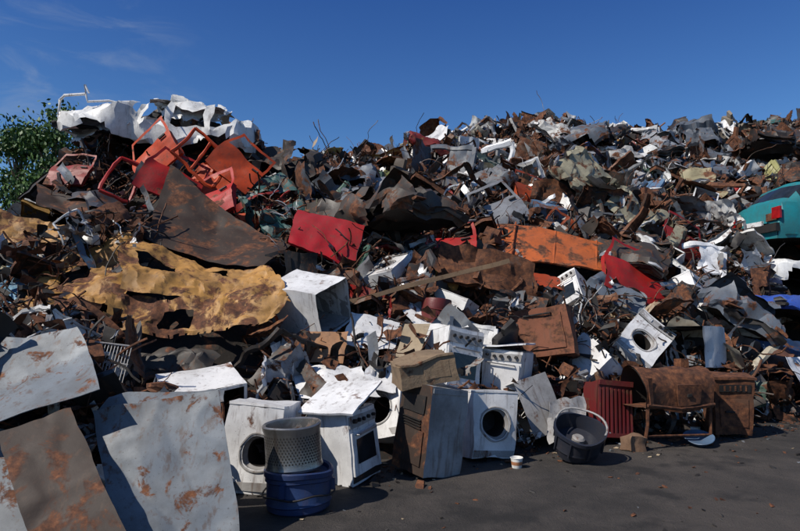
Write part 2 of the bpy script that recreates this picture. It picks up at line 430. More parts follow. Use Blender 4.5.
def a_section(k):
    mb=MB(); L=R.uniform(1.3,2.1); H=R.uniform(.8,1.1)
    def strip(a,b,w,n=10):
        a=Vector(a);b=Vector(b); d=(b-a).normalized(); s=Vector((-d.y,d.x,0))*w; z=Vector((0,0,w*.6))
        rings=[[a.lerp(b,t/n)-s,a.lerp(b,t/n)-s*.6+z,a.lerp(b,t/n)+s*.6+z,a.lerp(b,t/n)+s] for t in range(n+1)]
        mb.ringsweep(rings,P_,False,False)
    strip((-L/2,-H/2,0),(L/2,-H/2,0),.07); strip((-L*.35,H/2,0),(L*.4,H/2,0),.045)
    strip((-L/2,-H/2,0),(-L*.35,H/2,0),.06); strip((L*.05,-H/2,0),(L*.03,H/2,0),.05); strip((L/2,-H/2,0),(L*.4,H/2,0),.06)
    mb.grid([(L*.08,-H*.45,.02),(L*.46,-H*.45,.02),(L*.44,H*.05,.02),(L*.07,H*.05,.02)],9,8,P_)
    if k%2: mb.grid([(-L*.35,H/2,.02),(L*.4,H/2,.02),(L*.35,H/2,.6),(-L*.3,H/2,.55)],14,8,P_)
    a=R.uniform(0,6.28); mb.fold((R.uniform(-.3,.3),0,0),(math.cos(a),math.sin(a),0),R.uniform(-.9,.9),.15)
    o=R.uniform(0,90); mb.deform(lambda p:p+nv(p,1.3,o)*.12+rv(p,3,o)*.07+rv(p,8,o)*.015)
    return mb.mesh('body_section',ang=24)
def a_shards(k):
    mb=MB()
    for i in range(15):
        m=MB(); w,h=R.uniform(.06,.45),R.uniform(.03,.17)
        m.grid([(-w/2,-h/2,0),(w/2,-h/2,0),(w/2,h/2,0),(-w/2,h/2,0)],5,3,0)
        a=R.uniform(0,6.28); m.fold((0,0,0),(math.cos(a),math.sin(a),0),R.uniform(-1.6,1.6),.05)
        E=Euler([R.uniform(0,6.28) for q in range(3)]).to_matrix(); c=Vector((R.uniform(-.45,.45),R.uniform(-.45,.45),R.uniform(-.1,.15)))
        o=R.uniform(0,50)
        mb.add([E@(p+nv(p,6,o)*.05)+c for p in m.v],m.f,R.choice((P_,P_,RU,DK,DK,BA)))
    for i in range(7): 
        pts=rpath(8,.09,.4); c=Vector((R.uniform(-.4,.4),R.uniform(-.4,.4),.08)); mb.tube([p+c for p in pts],R.uniform(.005,.014),4,R.choice((P_,RU,DK)),False)
    return mb.mesh('mixed_shards')
def a_ribbon(k):
    mb=MB(); pts=rpath(14,.11,.4); w=R.uniform(.04,.1); rings=[]
    a=R.uniform(0,6)
    for i,p in enumerate(pts):
        a+=R.uniform(-.4,.5); d=Vector((math.cos(a),math.sin(a),.4))*w
        rings.append([p-d,p,p+d])
    mb.ringsweep(rings,P_,False,False); return mb.mesh('torn_strip')
ARCH=[(a_sheet,14,18),(a_panel,12,15),(a_door,6,10),(a_shell,6,3.2),(a_beam,5,8),(a_pipe,6,7),(a_wires,4,5),(a_box,6,6),(a_wheel,1,2.2),(a_engine,5,7),(a_fender,6,10),(a_frame,5,7),(a_ribbon,5,6),(a_section,6,11),(a_seat,3,3)]
LIB=[([fn(k) for k in range(n)],w) for fn,n,w in ARCH]
SH=[a_shards(k) for k in range(8)]
# ------------------------------------------------------------------ appliances
def porthole_front(mb,w,h,y,cz,r,mi,ox=0):
    n=32
    cir=[Vector((ox+r*math.cos(2*math.pi*k/n),y,cz+r*math.sin(2*math.pi*k/n))) for k in range(n)]
    sq=[]
    for k in range(n):
        c,s_=math.cos(2*math.pi*k/n),math.sin(2*math.pi*k/n); t=1/max(abs(c),abs(s_))
        x=c*t*w/2; z=cz+s_*t*(h-cz if s_>0 else cz)
        sq.append(Vector((x,y,z)))
    mb.ringsweep([sq,cir],mi,False)
    C=Vector((ox,y,cz))
    def sc(k,dy): return [C+(p-C)*k+Vector((0,dy,0)) for p in cir]
    mb.ringsweep([cir,sc(1,.03),sc(.85,.05)],GR,True)
    mb.ringsweep([sc(.85,.05),sc(.8,.3),sc(0.01,.3)],DK,True)
    mb.tube([p+(p-C).normalized()*.02 for p in cir+[cir[0]]],.012,6,GR,False)
def washer(w=.6,d=.55,h=.85,body=EN,dent=.03,seed=0,panel=True,r=.17,ox=0,cz=.52):
    mb=MB(); ph=h-.14 if panel else h-.002
    mb.box((0,0,h/2),(w,d,h),body,8,True,skip=('f',))
    m=MB(); porthole_front(m,w,ph,-d/2,ph*cz,r,body,ox)
    for f,a,s in zip(m.f,m.m,m.s): mb.f.append([i+len(mb.v) for i in f]); mb.m.append(a); mb.s.append(s)
    mb.v+=m.v
    if panel:
        mb.grid([(-w/2,-d/2-.012,ph+.004),(w/2,-d/2-.012,ph+.004),(w/2,-d/2-.004,h),(-w/2,-d/2-.004,h)],6,2,GR)
        mb.box((-w*.3,-d/2-.018,h-.07),(.17,.012,.07),body)
        for i in range(3): mb.tube([(w*(.08+.14*i),-d/2-.01,h-.07),(w*(.08+.14*i),-d/2-.035,h-.07)],.026,12,DK)
    mb.box((0,-d/2-.004,.05),(w*.96,.006,.07),GR)
    mb.box((0,0,h+.012),(w+.01,d+.01,.022),body,4,True)
    mb.deform(lambda p:p+nv(p,1.7,seed)*dent+rv(p,4,seed)*dent*.5)
    return mb.mesh('washer_shell')
def stove(w=.5,d=.55,h=.82,body=EN,dent=.028,seed=0,lid=0,glassdoor=True,lw=1.12):
    mb=MB(); mb.box((0,0,h/2),(w,d,h),body,7,True)
    mb.box((0,-d/2-.012,h*.42),(w*.94,.022,h*.58),body,4,True)
    if glassdoor: mb.box((0,-d/2-.026,h*.45),(w*.66,.006,h*.34),GL,1)
    mb.tube([(-w*.35,-d/2-.02,h*.69),(-w*.35,-d/2-.06,h*.69),(w*.35,-d/2-.06,h*.69),(w*.35,-d/2-.02,h*.69)],.01,6,BA)
    mb.box((0,-d/2-.008,h*.86),(w*.98,.014,h*.16),GR,3)
    for i in range(5): mb.tube([(w*(-.36+.18*i),-d/2-.01,h*.87),(w*(-.36+.18*i),-d/2-.045,h*.87)],.02,10,DK)
    mb.box((0,-d/2-.004,.06),(w*.94,.008,.07),DK)
    mb.box((0,0,h+.008),(w*.97,d*.95,.012),GR,3)
    for a in (-.12,.12):
        for b_ in (-.12,.12): mb.lathe([(.07,h+.015),(.07,h+.03),(.03,h+.035),(.001,h+.035)],14,DK,Matrix.Translation((a,b_,0)))
    if lid:
        mb.box((-.03,-.02,h+.03+abs(math.sin(rad(lid)))*w*.5),(w*lw,d*lw,.02),body,5,True,rot=(0,lid,3))
    mb.deform(lambda p:p+nv(p,1.7,seed+9)*dent+rv(p,4,seed)*dent*.5)
    return mb.mesh('stove_shell')
def cabinet(w,d,h,mats=(EN,EN),dent=.03,seed=0,open_='f',shelf=True):
    mb=MB(); mb.box((0,0,h/2),(w,d,h),mats[0],8,True,skip=(open_,))
    t=.03
    if open_: 
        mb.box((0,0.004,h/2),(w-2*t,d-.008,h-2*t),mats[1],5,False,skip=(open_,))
        if open_=='f':
            for a in (-1,1): mb.box((a*(w/2-t/2),-d/2-.002,h/2),(t,.006,h),mats[0])
            mb.box((0,-d/2-.003,h-t/2),(w-2*t-.004,.006,t),mats[0]); mb.box((0,-d/2-.003,t/2),(w-2*t-.004,.006,t),mats[0])
            if shelf: mb.box((0,0,h*.45),(w-2*t-.01,d*.8,.012),GR,2)
    mb.deform(lambda p:p+nv(p,1.5,seed+3)*dent+rv(p,4,seed)*dent*.5)
    return mb.mesh('cabinet_shell')
# ground-level appliances -------------------------------------------------
obj('washing_machine',washer(seed=1,w=.56,d=.5,h=.76,panel=False,r=.15,ox=.07,cz=.45,dent=.04),(-1.33,5.95,.0),(-5,3,-10)); keep(-1.3,5.9,.4,.5)
mb=MB()
mb.lathe([(.001,.005),(.23,.0),(.255,.02),(.26,.06),(.27,.07),(.26,.09),(.262,.24),(.275,.25),(.272,.28),(.285,.29),(.285,.33),(.27,.34),(.25,.33),(.24,.3),(.001,.29)],40,0)
for a in (0,2.4,4.4): mb.box((.275*math.cos(a),.275*math.sin(a),.2),(.04,.04,.1),0,rot=(0,0,math.degrees(a)))
mb.tube([(.29*math.cos(a),.29*math.sin(a),.14+.01*math.sin(a*5)) for a in [2*math.pi*k/40 for k in range(41)]],.008,5,1,False)
mb.deform(lambda p:p+nv(p,3,1)*.02)
obj('metal_washtub',mb.mesh('washtub',[M_blue,M_dark]),(-.85,5.35,.0),(0,0,0))
mb=MB(); mb.lathe([(.2,.02),(.235,.0),(.245,.02),(.235,.05),(.235,.3),(.245,.33),(.25,.36),(.235,.37),(.215,.36),(.21,.3),(.21,.05),(.001,.04)],44,0)
for j in range(10):
    for i in range(54):
        a=2*math.pi*(i+.5*(j%2))/54; z=.075+.023*j; c=Vector((.2375*math.cos(a),.2375*math.sin(a),z)); t=Vector((-math.sin(a),math.cos(a),0)); u=Vector((0,0,1))
        mb.add([c+(t*math.cos(q*math.pi/3)*.0055+u*math.sin(q*math.pi/3)*.0085) for q in range(6)],[(0,1,2,3,4,5)],1)
mb.deform(lambda p:p+nv(p,3,6)*.012)
obj('washing_machine_drum',mb.mesh('perforated_drum',[scrap('dull_steel',base=(.46,.45,.43),rust=.24,metal=.85,rough=.34,dirt=.6),M_dark]),(-.90,5.36,.335),(2,-3,0))
keep(-.85,5.35,.4,.5)
obj('gas_stove',stove(w=.5,d=.5,h=.68,lid=-20,seed=4,lw=1.3,dent=.035),(-.53,6.25,.0),(-3,-4,62)); keep(-.56,6.3,.4,.6)
mb=MB(); w,d,h=.5,.48,.86
mb.box((0,0,h/2),(w,d,h),0,8,True,skip=('l',))
mb.grid([(-w/2,d/2,0),(-w/2,-d/2,0),(-w/2,-d/2,h),(-w/2,d/2,h)],8,8,1,True)
mb.box((-w/2-.01,0,h*.3),(.012,d*.75,h*.4),1,3); mb.box((-w/2-.01,0,h*.78),(.012,d*.7,h*.2),2,3)
for i in range(4): mb.box((-w/2-.012,0,h*(.52+.03*i)),(.02,d*.6,.008),2)
mb.box((0,-d/2-.006,h*.96),(w*.96,.01,.04),0)
mb.deform(lambda p:p+nv(p,1.6,5)*.035+rv(p,4,5)*.015)
obj('burnt_oven_cabinet',mb.mesh('burnt_oven',[scrap('dusty_grey_enamel',base=(.36,.37,.38),rust=.16,dirt=.8,streak=.5,rough=.5),M_brown,M_dark]),(.26,6.42,.02),(3,7,38)); keep(.26,6.4,.45,.55)
mb=MB(); mb.box((0,0,.13),(.62,.42,.24),0,6,True); mb.box((0,-.03,.262),(.58,.4,.02),0,4); mb.box((.1,-.2,.14),(.3,.03,.14),0,3)
mb.deform(lambda p:p+nv(p,3,8)*.06)
obj('insulation_block',mb.mesh('insulation',[scrap('brown_insulation',base=(.30,.21,.13),rust=.3,dirt=.7,rough=.9,bump=.8)]),(.26,6.5,.90),(4,-10,12)); keep(.3,6.5,1.05,.4)
obj('washing_machine',washer(seed=12,w=.52,d=.5,h=.7,panel=False,r=.16,dent=.04),(.94,7.1,.0),(-8,7,18)); keep(.96,7.0,.4,.5)
obj('gas_stove',stove(w=.5,d=.5,h=.56,lid=-9,seed=22,glassdoor=False,lw=1.2),(1.34,8.0,.56),(-4,5,-28)); sup(1.36,8.1,.56,.7); keep(1.36,7.9,.9,.55)
mb=MB(); mb.box((0,0,.35),(.85,.5,.68),0,7,True,skip=('l',)); mb.box((0,0,.35),(.8,.46,.62),1,3); mb.box((0.02,-.262,.35),(.62,.012,.48),0,3); mb.tube([(-.2,-.27,.6),(-.2,-.3,.6),(.2,-.3,.6),(.2,-.27,.6)],.012,6,1)
mb.deform(lambda p:p+nv(p,1.8,5)*.05+rv(p,4,5)*.02)
obj('rusty_oven',mb.mesh('rusty_oven',[scrap('orange_rust',base=(.20,.065,.03),rust=.5,dirt=.4,rough=.75),M_dark]),(2.05,8.75,.93),(-14,-10,-22)); sup(2.05,8.85,.95,.8); keep(2.0,8.6,1.3,.65)
obj('washing_machine',washer(seed=31,h=.9,w=.6,d=.45),(3.3,9.2,.85),(-50,40,-22)); sup(3.5,9.4,.75,.8); keep(3.55,9.1,1.2,.8)
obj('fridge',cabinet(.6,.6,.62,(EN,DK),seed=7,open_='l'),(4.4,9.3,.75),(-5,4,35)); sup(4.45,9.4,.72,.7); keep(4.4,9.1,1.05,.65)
mb=MB(); Lb=1.0; rings=[]
for i in range(13):
    x=-Lb/2+Lb*i/12; ring=[(x,-.25,.42),(x,-.26,.6)]
    ring+=[(x,-.26*math.cos(a),.62+.26*math.sin(a)) for a in [math.pi*k/12 for k in range(13)]]
    ring+=[(x,.26,.6),(x,.25,.42)]; rings.append(ring)
mb.ringsweep(rings,0,True,False)
mb.ringsweep([[(x*.995,y*.95,.42+(z-.42)*.95) for x,y,z in r] for r in rings],1,True,False)
mb.add(rings[-1],[tuple(range(len(rings[-1])))],0)
mb.grid([(-Lb/2,-.25,.44),(Lb/2,-.25,.44),(Lb/2,.25,.44),(-Lb/2,.25,.44)],6,3,0)
for x in (-.46,.46):
    for y in (-.23,.23): mb.tube([(x,y,0),(x*.98,y,.25),(x,y,.5)],.022,6,0)
mb.tube([(-.5,-.27,.46),(0,-.29,.46),(.5,-.27,.46)],.018,6,0); mb.tube([(-.46,-.23,.12),(.46,-.23,.15)],.014,6,0)
mb.box((-.44,-.275,.62),(.06,.02,.3),0)
mb.box((.12,-.28,.6),(.3,.02,.22),0,3); mb.box((.12,-.295,.6),(.05,.03,.03),1)
mb.box((.3,.05,.93),(.12,.12,.1),0,2)
mb.deform(lambda p:p+nv(p,2.2,2)*.06+rv(p,5,2)*.015)
obj('rusty_boiler',mb.mesh('boiler',[M_rust,M_dark]),(3.25,7.75,.0),(0,2,16),(1,1,1.06)); keep(3.3,7.6,.45,.75)
mb=MB(); mb.box((0,0,.36),(.46,.42,.7),0,6,True); mb.box((0,-.215,.28),(.34,.012,.34),0,3); mb.box((0,-.217,.6),(.36,.012,.1),1,2)
for i in range(5): mb.box((-.12+.06*i,-.225,.6),(.02,.012,.07),0)
mb.tube([(-.1,-.22,.3),(-.1,-.25,.3),(.0,-.25,.3)],.012,6,1); mb.box((0,0,.73),(.5,.46,.03),0,3)
for a in (-.18,.18): mb.tube([(a,-.16,-.04),(a,-.16,.03)],.02,6,0)
mb.deform(lambda p:p+nv(p,2.5,12)*.04+rv(p,5,2)*.012)
obj('rusty_heating_stove',mb.mesh('heater',[M_rust,M_dark]),(4.28,8.25,.04),(0,2,-6)); keep(4.28,8.1,.4,.4)
mb=MB(); mb.box((0,0,.36),(.44,.34,.70),0,5,True)
for i in range(9): mb.box((-.2+.05*i,-.178,.34),(.024,.016,.56),0)
mb.box((0,-.19,.68),(.44,.02,.06),0); mb.box((0,-.19,.06),(.44,.02,.05),0); mb.deform(lambda p:p+nv(p,2.5,19)*.05+rv(p,5,2)*.012)
obj('red_metal_cabinet',mb.mesh('red_cabinet',[scrap('maroon_paint',base=(.16,.016,.018),rust=.33,dirt=.6)]),(2.58,7.85,.02),(-8,5,12)); keep(2.62,7.8,.4,.5)
mb=MB(); mb.box((0,0,.33),(.44,.1,.62),0,4,True)
for i in range(9): mb.tube([(-.2+.05*i,-.065,.03),(-.2+.05*i,-.065,.63)],.018,6,0)
mb.deform(lambda p:p+nv(p,2.5,19)*.05)
obj('radiator',mb.mesh('radiator',[scrap('brown_maroon_paint',base=(.11,.035,.03),rust=.4,dirt=.6)]),(2.2,8.3,.5),(-70,10,28)); keep(2.2,8.2,.7,.35)
mb=MB(); mb.lathe([(.001,.42),(.18,.42),(.2,.44),(.205,.42),(.2,.3),(.21,.29),(.2,.28),(.2,.02),(.18,0),(.001,0)],26,0); mb.deform(lambda p:p+nv(p,3,4)*.02)
obj('metal_barrel',mb.mesh('barrel',[scrap('dark_red_paint',base=(.14,.02,.02),rust=.2,dirt=.4)]),(.46,8.5,1.33),(-8,6,0)); sup(.46,8.7,1.33,.5); keep(.46,8.4,1.55,.45)
mb=MB(); mb.lathe([(.001,0),(.2,0),(.24,.04),(.25,.12),(.262,.13),(.255,.16),(.265,.28),(.285,.29),(.285,.33),(.262,.33),(.25,.28),(.23,.16),(.06,.14),(.001,.14)],30,0)
for a in range(8): mb.box((.265*math.cos(a*.785),.265*math.sin(a*.785),.2),(.03,.02,.18),0,rot=(0,0,a*45))
mb.tube([(.27*math.cos(a),.27*math.sin(a)-.02,.36+.06*math.sin(a)) for a in [math.pi*k/14 for k in range(15)]],.012,6,1)
mb.lathe([(.07,.14),(.07,.2),(.05,.22),(.001,.22)],14,1)
mb.deform(lambda p:p+nv(p,3,14)*.035)
obj('plastic_washtub',mb.mesh('tub',[scrap('dark_blue_plastic',base=(.018,.024,.04),rust=.05,dirt=.5,streak=.1,rough=.35),M_grime]),(1.93,6.98,.07),(22,16,-28)); keep(1.93,6.9,.25,.4)
mb=MB(); mb.lathe([(.001,0),(.055,0),(.07,.11),(.076,.115),(.072,.12),(.064,.11),(.05,.01),(.001,.01)],20,0); mb.lathe([(.0605,.035),(.0665,.075)],20,1)
obj('paper_cup',mb.mesh('cup',[simple('white_cup',(.8,.78,.74),.5),simple('cup_band',(.45,.2,.1),.5)]),(1.22,6.62,0),(0,0,0),.9)
mb=MB(); mb.lathe([(.001,.02),(.12,.02),(.16,.08),(.18,.085),(.175,.09),(.15,.08),(.001,.03)],26,0); mb.deform(lambda p:p+nv(p,4,14)*.03)
obj('blue_basin',mb.mesh('basin',[scrap('faded_blue',base=(.10,.18,.30),rust=.2,dirt=.8)]),(3.62,7.65,.02),(16,-6,0))
mb=MB(); mb.box((0,0,.1),(.22,.18,.18),0,6,False); mb.deform(lambda p:p+nv(p,6,3)*.05)
obj('concrete_block',mb.mesh('block',[scrap('stained_concrete',base=(.22,.13,.08),rust=.2,dirt=.7,rough=.9,bump=.8)]),(2.72,7.38,-.01),(0,4,25))
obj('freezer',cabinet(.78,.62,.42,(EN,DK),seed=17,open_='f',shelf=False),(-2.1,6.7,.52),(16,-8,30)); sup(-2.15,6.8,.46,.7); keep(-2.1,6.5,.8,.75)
mb=MB()
for i in range(12): mb.tube([(-.17+.031*i,0,0),(-.17+.031*i,.02,.38)],.005,5,0)
for z in (0,.19,.38): mb.tube([(-.18,.01,z),(.18,.01,z)],.008,5,0)
obj('oven_rack',mb.mesh('rack',[M_grime]),(-2.9,6.15,.95),(-18,8,10)); sup(-2.9,6.4,1.0,.5); keep(-2.9,6.1,1.1,.35)
obj('refrigerator',cabinet(.85,.6,.6,(EN,GR),seed=41,open_='r',dent=.025),(-1.15,8.25,1.45),(24,8,-32)); sup(-1.15,8.4,1.38,.8); keep(-1.12,8.1,1.8,.8)
def dumped(name,me,loc,rot,k=.5):
    obj(name,me,loc,rot); sup(loc[0],loc[1]+.1,loc[2]+.05,.6); keep(loc[0],loc[1]-.1,loc[2]+.3,k)
dumped('gas_stove',stove(seed=51,h=.75),(-.05,8.1,.95),(-60,20,30),.4)
dumped('fridge',cabinet(.5,.5,1.0,(EN,GR),seed=61),(1.0,9.2,1.5),(-70,10,60),.45)
dumped('washing_machine',washer(seed=71,panel=True),(5.0,10.4,1.35),(-30,20,35),.5)
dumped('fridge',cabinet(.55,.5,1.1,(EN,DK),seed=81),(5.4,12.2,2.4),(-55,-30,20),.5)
dumped('gas_stove',stove(seed=91),(2.9,10.0,1.5),(-40,-30,-30),.45)
dumped('washing_machine',washer(seed=101),(-.3,9.4,1.9),(-65,-10,-30),.45)
dumped('fridge',cabinet(.55,.5,1.0,(EN,GR),seed=111),(7.0,14.5,3.7),(-50,20,-20),.5)
dumped('gas_stove',stove(seed=121),(.6,7.75,.55),(-10,12,30),.35)
dumped('fridge',cabinet(.5,.45,.8,(EN,GR),seed=131,open_='l'),(-.75,7.35,.55),(-62,15,20),.4)
dumped('fridge',cabinet(.5,.45,.7,(GR,GR),seed=141,open_='l'),(1.75,7.75,.1),(-18,-14,25),.4)
dumped('washing_machine',washer(seed=151,h=.8),(-.1,7.15,.12),(-24,-14,-30),.4)
dumped('gas_stove',stove(seed=161,h=.7),(2.8,8.6,.65),(-55,35,40),.4)
# ------------------------------------------------------------------ big sheets
quad('galvanised_sheet',[(-3.82,5.4,1.27),(-2.73,5.4,1.41),(-2.2,4.8,.905),(-3.25,4.55,.63)],50,36,.013,[M_galv],0,folds=3,solid=.006,ang=50,fine=.15)
quad('galvanised_sheet',[(-2.38,4.9,.857),(-1.43,5.05,.936),(-1.12,4.5,.05),(-1.9,4.3,.02)],60,54,.013,[M_galv],0,folds=4,solid=.006,seed=3,ang=50,fine=.15)
quad('galvanised_sheet',[(-3.2,4.7,.80),(-2.6,4.75,.72),(-2.1,4.25,.03),(-2.9,4.2,.03)],20,20,.012,[M_galv],0,folds=1,solid=.006,seed=4,ang=50,fine=.1)
quad('rusty_steel_sheet',[(-2.84,4.45,.80),(-2.43,4.62,.96),(-1.73,4.05,.24),(-2.15,3.85,.05)],30,36,.012,[M_brown],0,folds=2,solid=.006,seed=5,ang=50,fine=.12)
quad('galvanised_sheet',[(-2.36,5.04,.97),(-1.45,5.2,1.0),(-1.40,5.06,.92),(-2.38,4.9,.85)],34,6,.03,[M_galv],0,solid=.01,seed=6,rest=False,ang=50)
YE=(.42,.215,.055)
quad('crushed_yellow_car_body',[(-4.95,8.3,2.15),(-3.85,8.8,2.68),(-3.3,7.6,1.72),(-4.3,7.2,1.35)],64,50,.08,mi=MT,color=YE,rust=.46,folds=6,holes=[(.3,.6,.2,.42)],seed=1,ang=18,sharp=1.5,fine=.3)
quad('crushed_yellow_car_roof',[(-4.0,8.9,2.66),(-1.75,8.35,2.1),(-1.42,7.8,1.6),(-3.4,7.55,1.82)],86,46,.075,mi=MT,color=YE,rust=.42,folds=8,holes=[(.12,.36,.35,.66),(.6,.72,.1,.3)],seed=2,ang=18,sharp=1.6,fine=.3)
quad('crushed_yellow_car_side',[(-3.6,7.6,1.82),(-1.42,7.82,1.6),(-1.6,7.55,1.32),(-3.4,7.3,1.32)],64,16,.08,mi=MT,color=YE,rust=.55,folds=5,ragged=.2,holes=[(.3,.5,.3,.8)],seed=3,ang=18,sharp=1.5,fine=.3)
quad('yellow_car_panel',[(-6.2,9.6,2.95),(-5.1,9.6,2.9),(-4.9,9.2,2.5),(-6.0,9.2,2.5)],24,14,.07,mi=MT,color=YE,rust=.4,folds=4,seed=4,ang=14,sharp=1.5)
quad('rusty_steel_plate',[(-3.95,9.3,2.45),(-3.9,10.7,3.85),(-1.7,9.8,2.4),(-2.0,9.0,1.98)],36,28,.035,[M_brown],0,folds=2,seed=8,kr=1.5,ang=30,fine=.1); keep(-3.6,10.0,3.3,.8); keep(-2.2,9.5,2.3,.7)
quad('rusty_steel_plate',[(-6.5,11,3.8),(-4.5,10.7,3.15),(-4.1,10.1,2.72),(-6.1,10.4,3.25)],36,12,.05,[M_brown],0,folds=2,seed=9,ang=30,fine=.1)
quad('dark_crumpled_sheet',[(-3.1,7.3,1.2),(-2.1,7.3,1.25),(-2.1,6.95,.95),(-3.0,6.9,.95)],30,20,.09,mi=MT,color=(.05,.046,.042),rust=.35,folds=5,seed=10,ang=18,sharp=1.5,fine=.12)
quad('light_blue_car_panel',[(-5.9,8.6,2.35),(-5.1,8.7,2.45),(-4.9,8.0,1.55),(-5.6,7.9,1.35)],24,20,.06,mi=P_,color=(.14,.32,.48),rust=.2,folds=3,seed=61,ang=18)
quad('light_blue_car_panel',[(-5.0,7.2,1.45),(-4.1,7.1,1.3),(-3.9,6.6,.95),(-4.7,6.6,1.0)],24,16,.06,mi=P_,color=(.20,.30,.40),rust=.3,folds=3,seed=62,ang=18)
quad('red_car_door',[(-1.68,10.1,3.2),(-.58,10.0,2.95),(-.72,9.45,2.2),(-1.72,9.45,2.62)],22,16,.03,mi=P_,color=(.36,.010,.016),rust=.18,solid=.05,bulge=.06,seed=11)
def hero_door(name,p,rot,color,rust,w=1.1,h=1.05,sd=1,sc=1,k=.65):
    m=MB(); doorgrid(m,w,h); m.deform(lambda q:q+nv(q,1.6,sd)*.06+rv(q,3,sd)*.025); ob=obj(name,m.mesh(name),p,rot,sc,color,rust); sup(p[0],p[1]+.1,p[2]-.2,.7); keep(*p,k); return ob
RED=(.36,.010,.008); ORG=(.50,.055,.008)
hero_door('red_car_door',(.8,10.95,2.8),(52,-6,-8),RED,.18,sd=3)
hero_door('red_car_door',(3.95,10.5,2.25),(58,22,12),RED,.2,1.15,1.15,sd=5)
quad('orange_car_hood',[(1.7,11.7,3.35),(4.05,11.2,2.72),(3.8,10.5,2.2),(1.4,10.6,2.55)],40,24,.045,mi=P_,color=(.42,.10,.025),rust=.46,bulge=.1,solid=.03,seed=12,ribs=True,folds=3,ang=18,fine=.2)
quad('orange_car_panel',[(1.45,10.5,2.45),(3.0,10.3,2.15),(3.0,10.1,1.95),(1.5,10.2,2.2)],24,6,.06,mi=P_,color=(.34,.05,.015),rust=.45,folds=2,seed=13)
quad('white_metal_panel',[(-.64,8.1,1.55),(0,8.1,1.46),(-.06,7.7,1.12),(-.7,7.7,1.2)],12,10,.03,[M_enamel],0,folds=1,seed=14)
quad('beige_board',[(-.06,7.55,1.05),(.06,7.9,1.45),(.38,7.9,1.45),(.25,7.55,1.1)],8,8,.015,[M_beige],0,seed=15,solid=.015)
quad('tan_board',[(-1.17,7.7,1.36),(-.64,7.7,1.36),(-.67,7.45,1.0),(-1.19,7.45,1.02)],10,8,.02,[scrap('tan_board',base=(.38,.19,.09),rust=.25,dirt=.4)],0,seed=16,solid=.012)
quad('grey_metal_panel',[(-1.25,7.3,1.05),(-.45,7.25,.98),(-.22,6.85,.75),(-1.1,6.85,.68)],16,10,.04,[M_enamel],0,folds=3,seed=17)
quad('white_metal_panel',[(-.35,7.3,1.0),(.05,7.3,.98),(-.05,7.0,.72),(-.45,7.0,.75)],10,8,.03,[M_enamel],0,folds=1,seed=18)
quad('white_metal_panel',[(-.1,8.6,1.68),(.3,8.7,1.72),(.9,8.2,1.35),(.35,8.1,1.3)],12,8,.04,[M_enamel],0,folds=2,seed=19)
quad('white_metal_panel',[(1.75,7.5,.55),(2.25,7.6,.6),(2.2,7.3,.12),(1.7,7.25,.1)],14,10,.05,[M_grime],0,folds=3,seed=20,kr=.2)
quad('rusty_car_hood',[(5.2,10.3,1.15),(6.3,10.5,1.2),(6.5,9.7,.55),(5.4,9.5,.6)],30,20,.06,mi=P_,color=(.13,.06,.04),rust=.6,folds=3,seed=21,ang=18)
quad('white_car_fender',[(5.65,9.5,.80),(6.6,9.8,.9),(6.6,9.4,.25),(5.8,9.1,.08)],24,18,.05,mi=P_,color=(.75,.76,.78),rust=.15,folds=3,seed=22,ang=18)
quad('white_metal_panel',[(5.0,11.6,2.15),(5.5,11.7,2.2),(5.3,11.1,1.5),(4.7,11.1,1.55)],12,10,.04,[M_enamel],0,folds=2,seed=23)
quad('white_metal_panel',[(3.5,16.0,5.2),(4.4,16.2,5.35),(4.7,15.4,4.6),(3.9,15.3,4.5)],20,16,.08,[M_enamel],0,folds=4,seed=24,ang=18)
quad('white_metal_panel',[(.5,17,6.0),(1.1,17.4,6.75),(1.4,17.2,6.6),(.8,16.6,5.7)],14,12,.06,[M_enamel],0,folds=3,seed=25)
quad('white_metal_panel',[(6.0,18,6.3),(7.2,18.2,6.2),(7.3,17.3,5.5),(6.2,17.2,5.4)],20,16,.1,[M_enamel],0,folds=4,seed=28,ang=18)
quad('olive_metal_panel',[(2.0,16,5.0),(2.9,16.2,5.05),(3.0,15.3,4.4),(1.9,15.3,4.4)],20,16,.1,mi=P_,color=(.30,.26,.05),rust=.2,folds=4,seed=26,ang=18)
quad('olive_metal_panel',[(-.9,15.5,5.0),(.3,15.6,5.1),(.4,14.9,4.6),(-.8,14.9,4.5)],20,16,.1,mi=P_,color=(.16,.17,.06),rust=.2,folds=4,seed=27,ang=18)
mb=MB(); mb.ringsweep([[(x,-.05,-.03),(x,.05,-.03),(x,.05,.03),(x,-.05,.03)] for x in [-1.12+.14*i for i in range(17)]],0,False,True,True)
mb.deform(lambda p:p+nv(p,1.4,2)*.03)
obj('wooden_beam',mb.mesh('beam',[M_wood]),(.4,8.45,2.02),(0,-15,4)); keep(.9,8.5,2.15,.3); keep(.3,8.5,2.0,.3); keep(-.2,8.45,1.87,.3)
sup(1.4,8.9,2.0,.5)
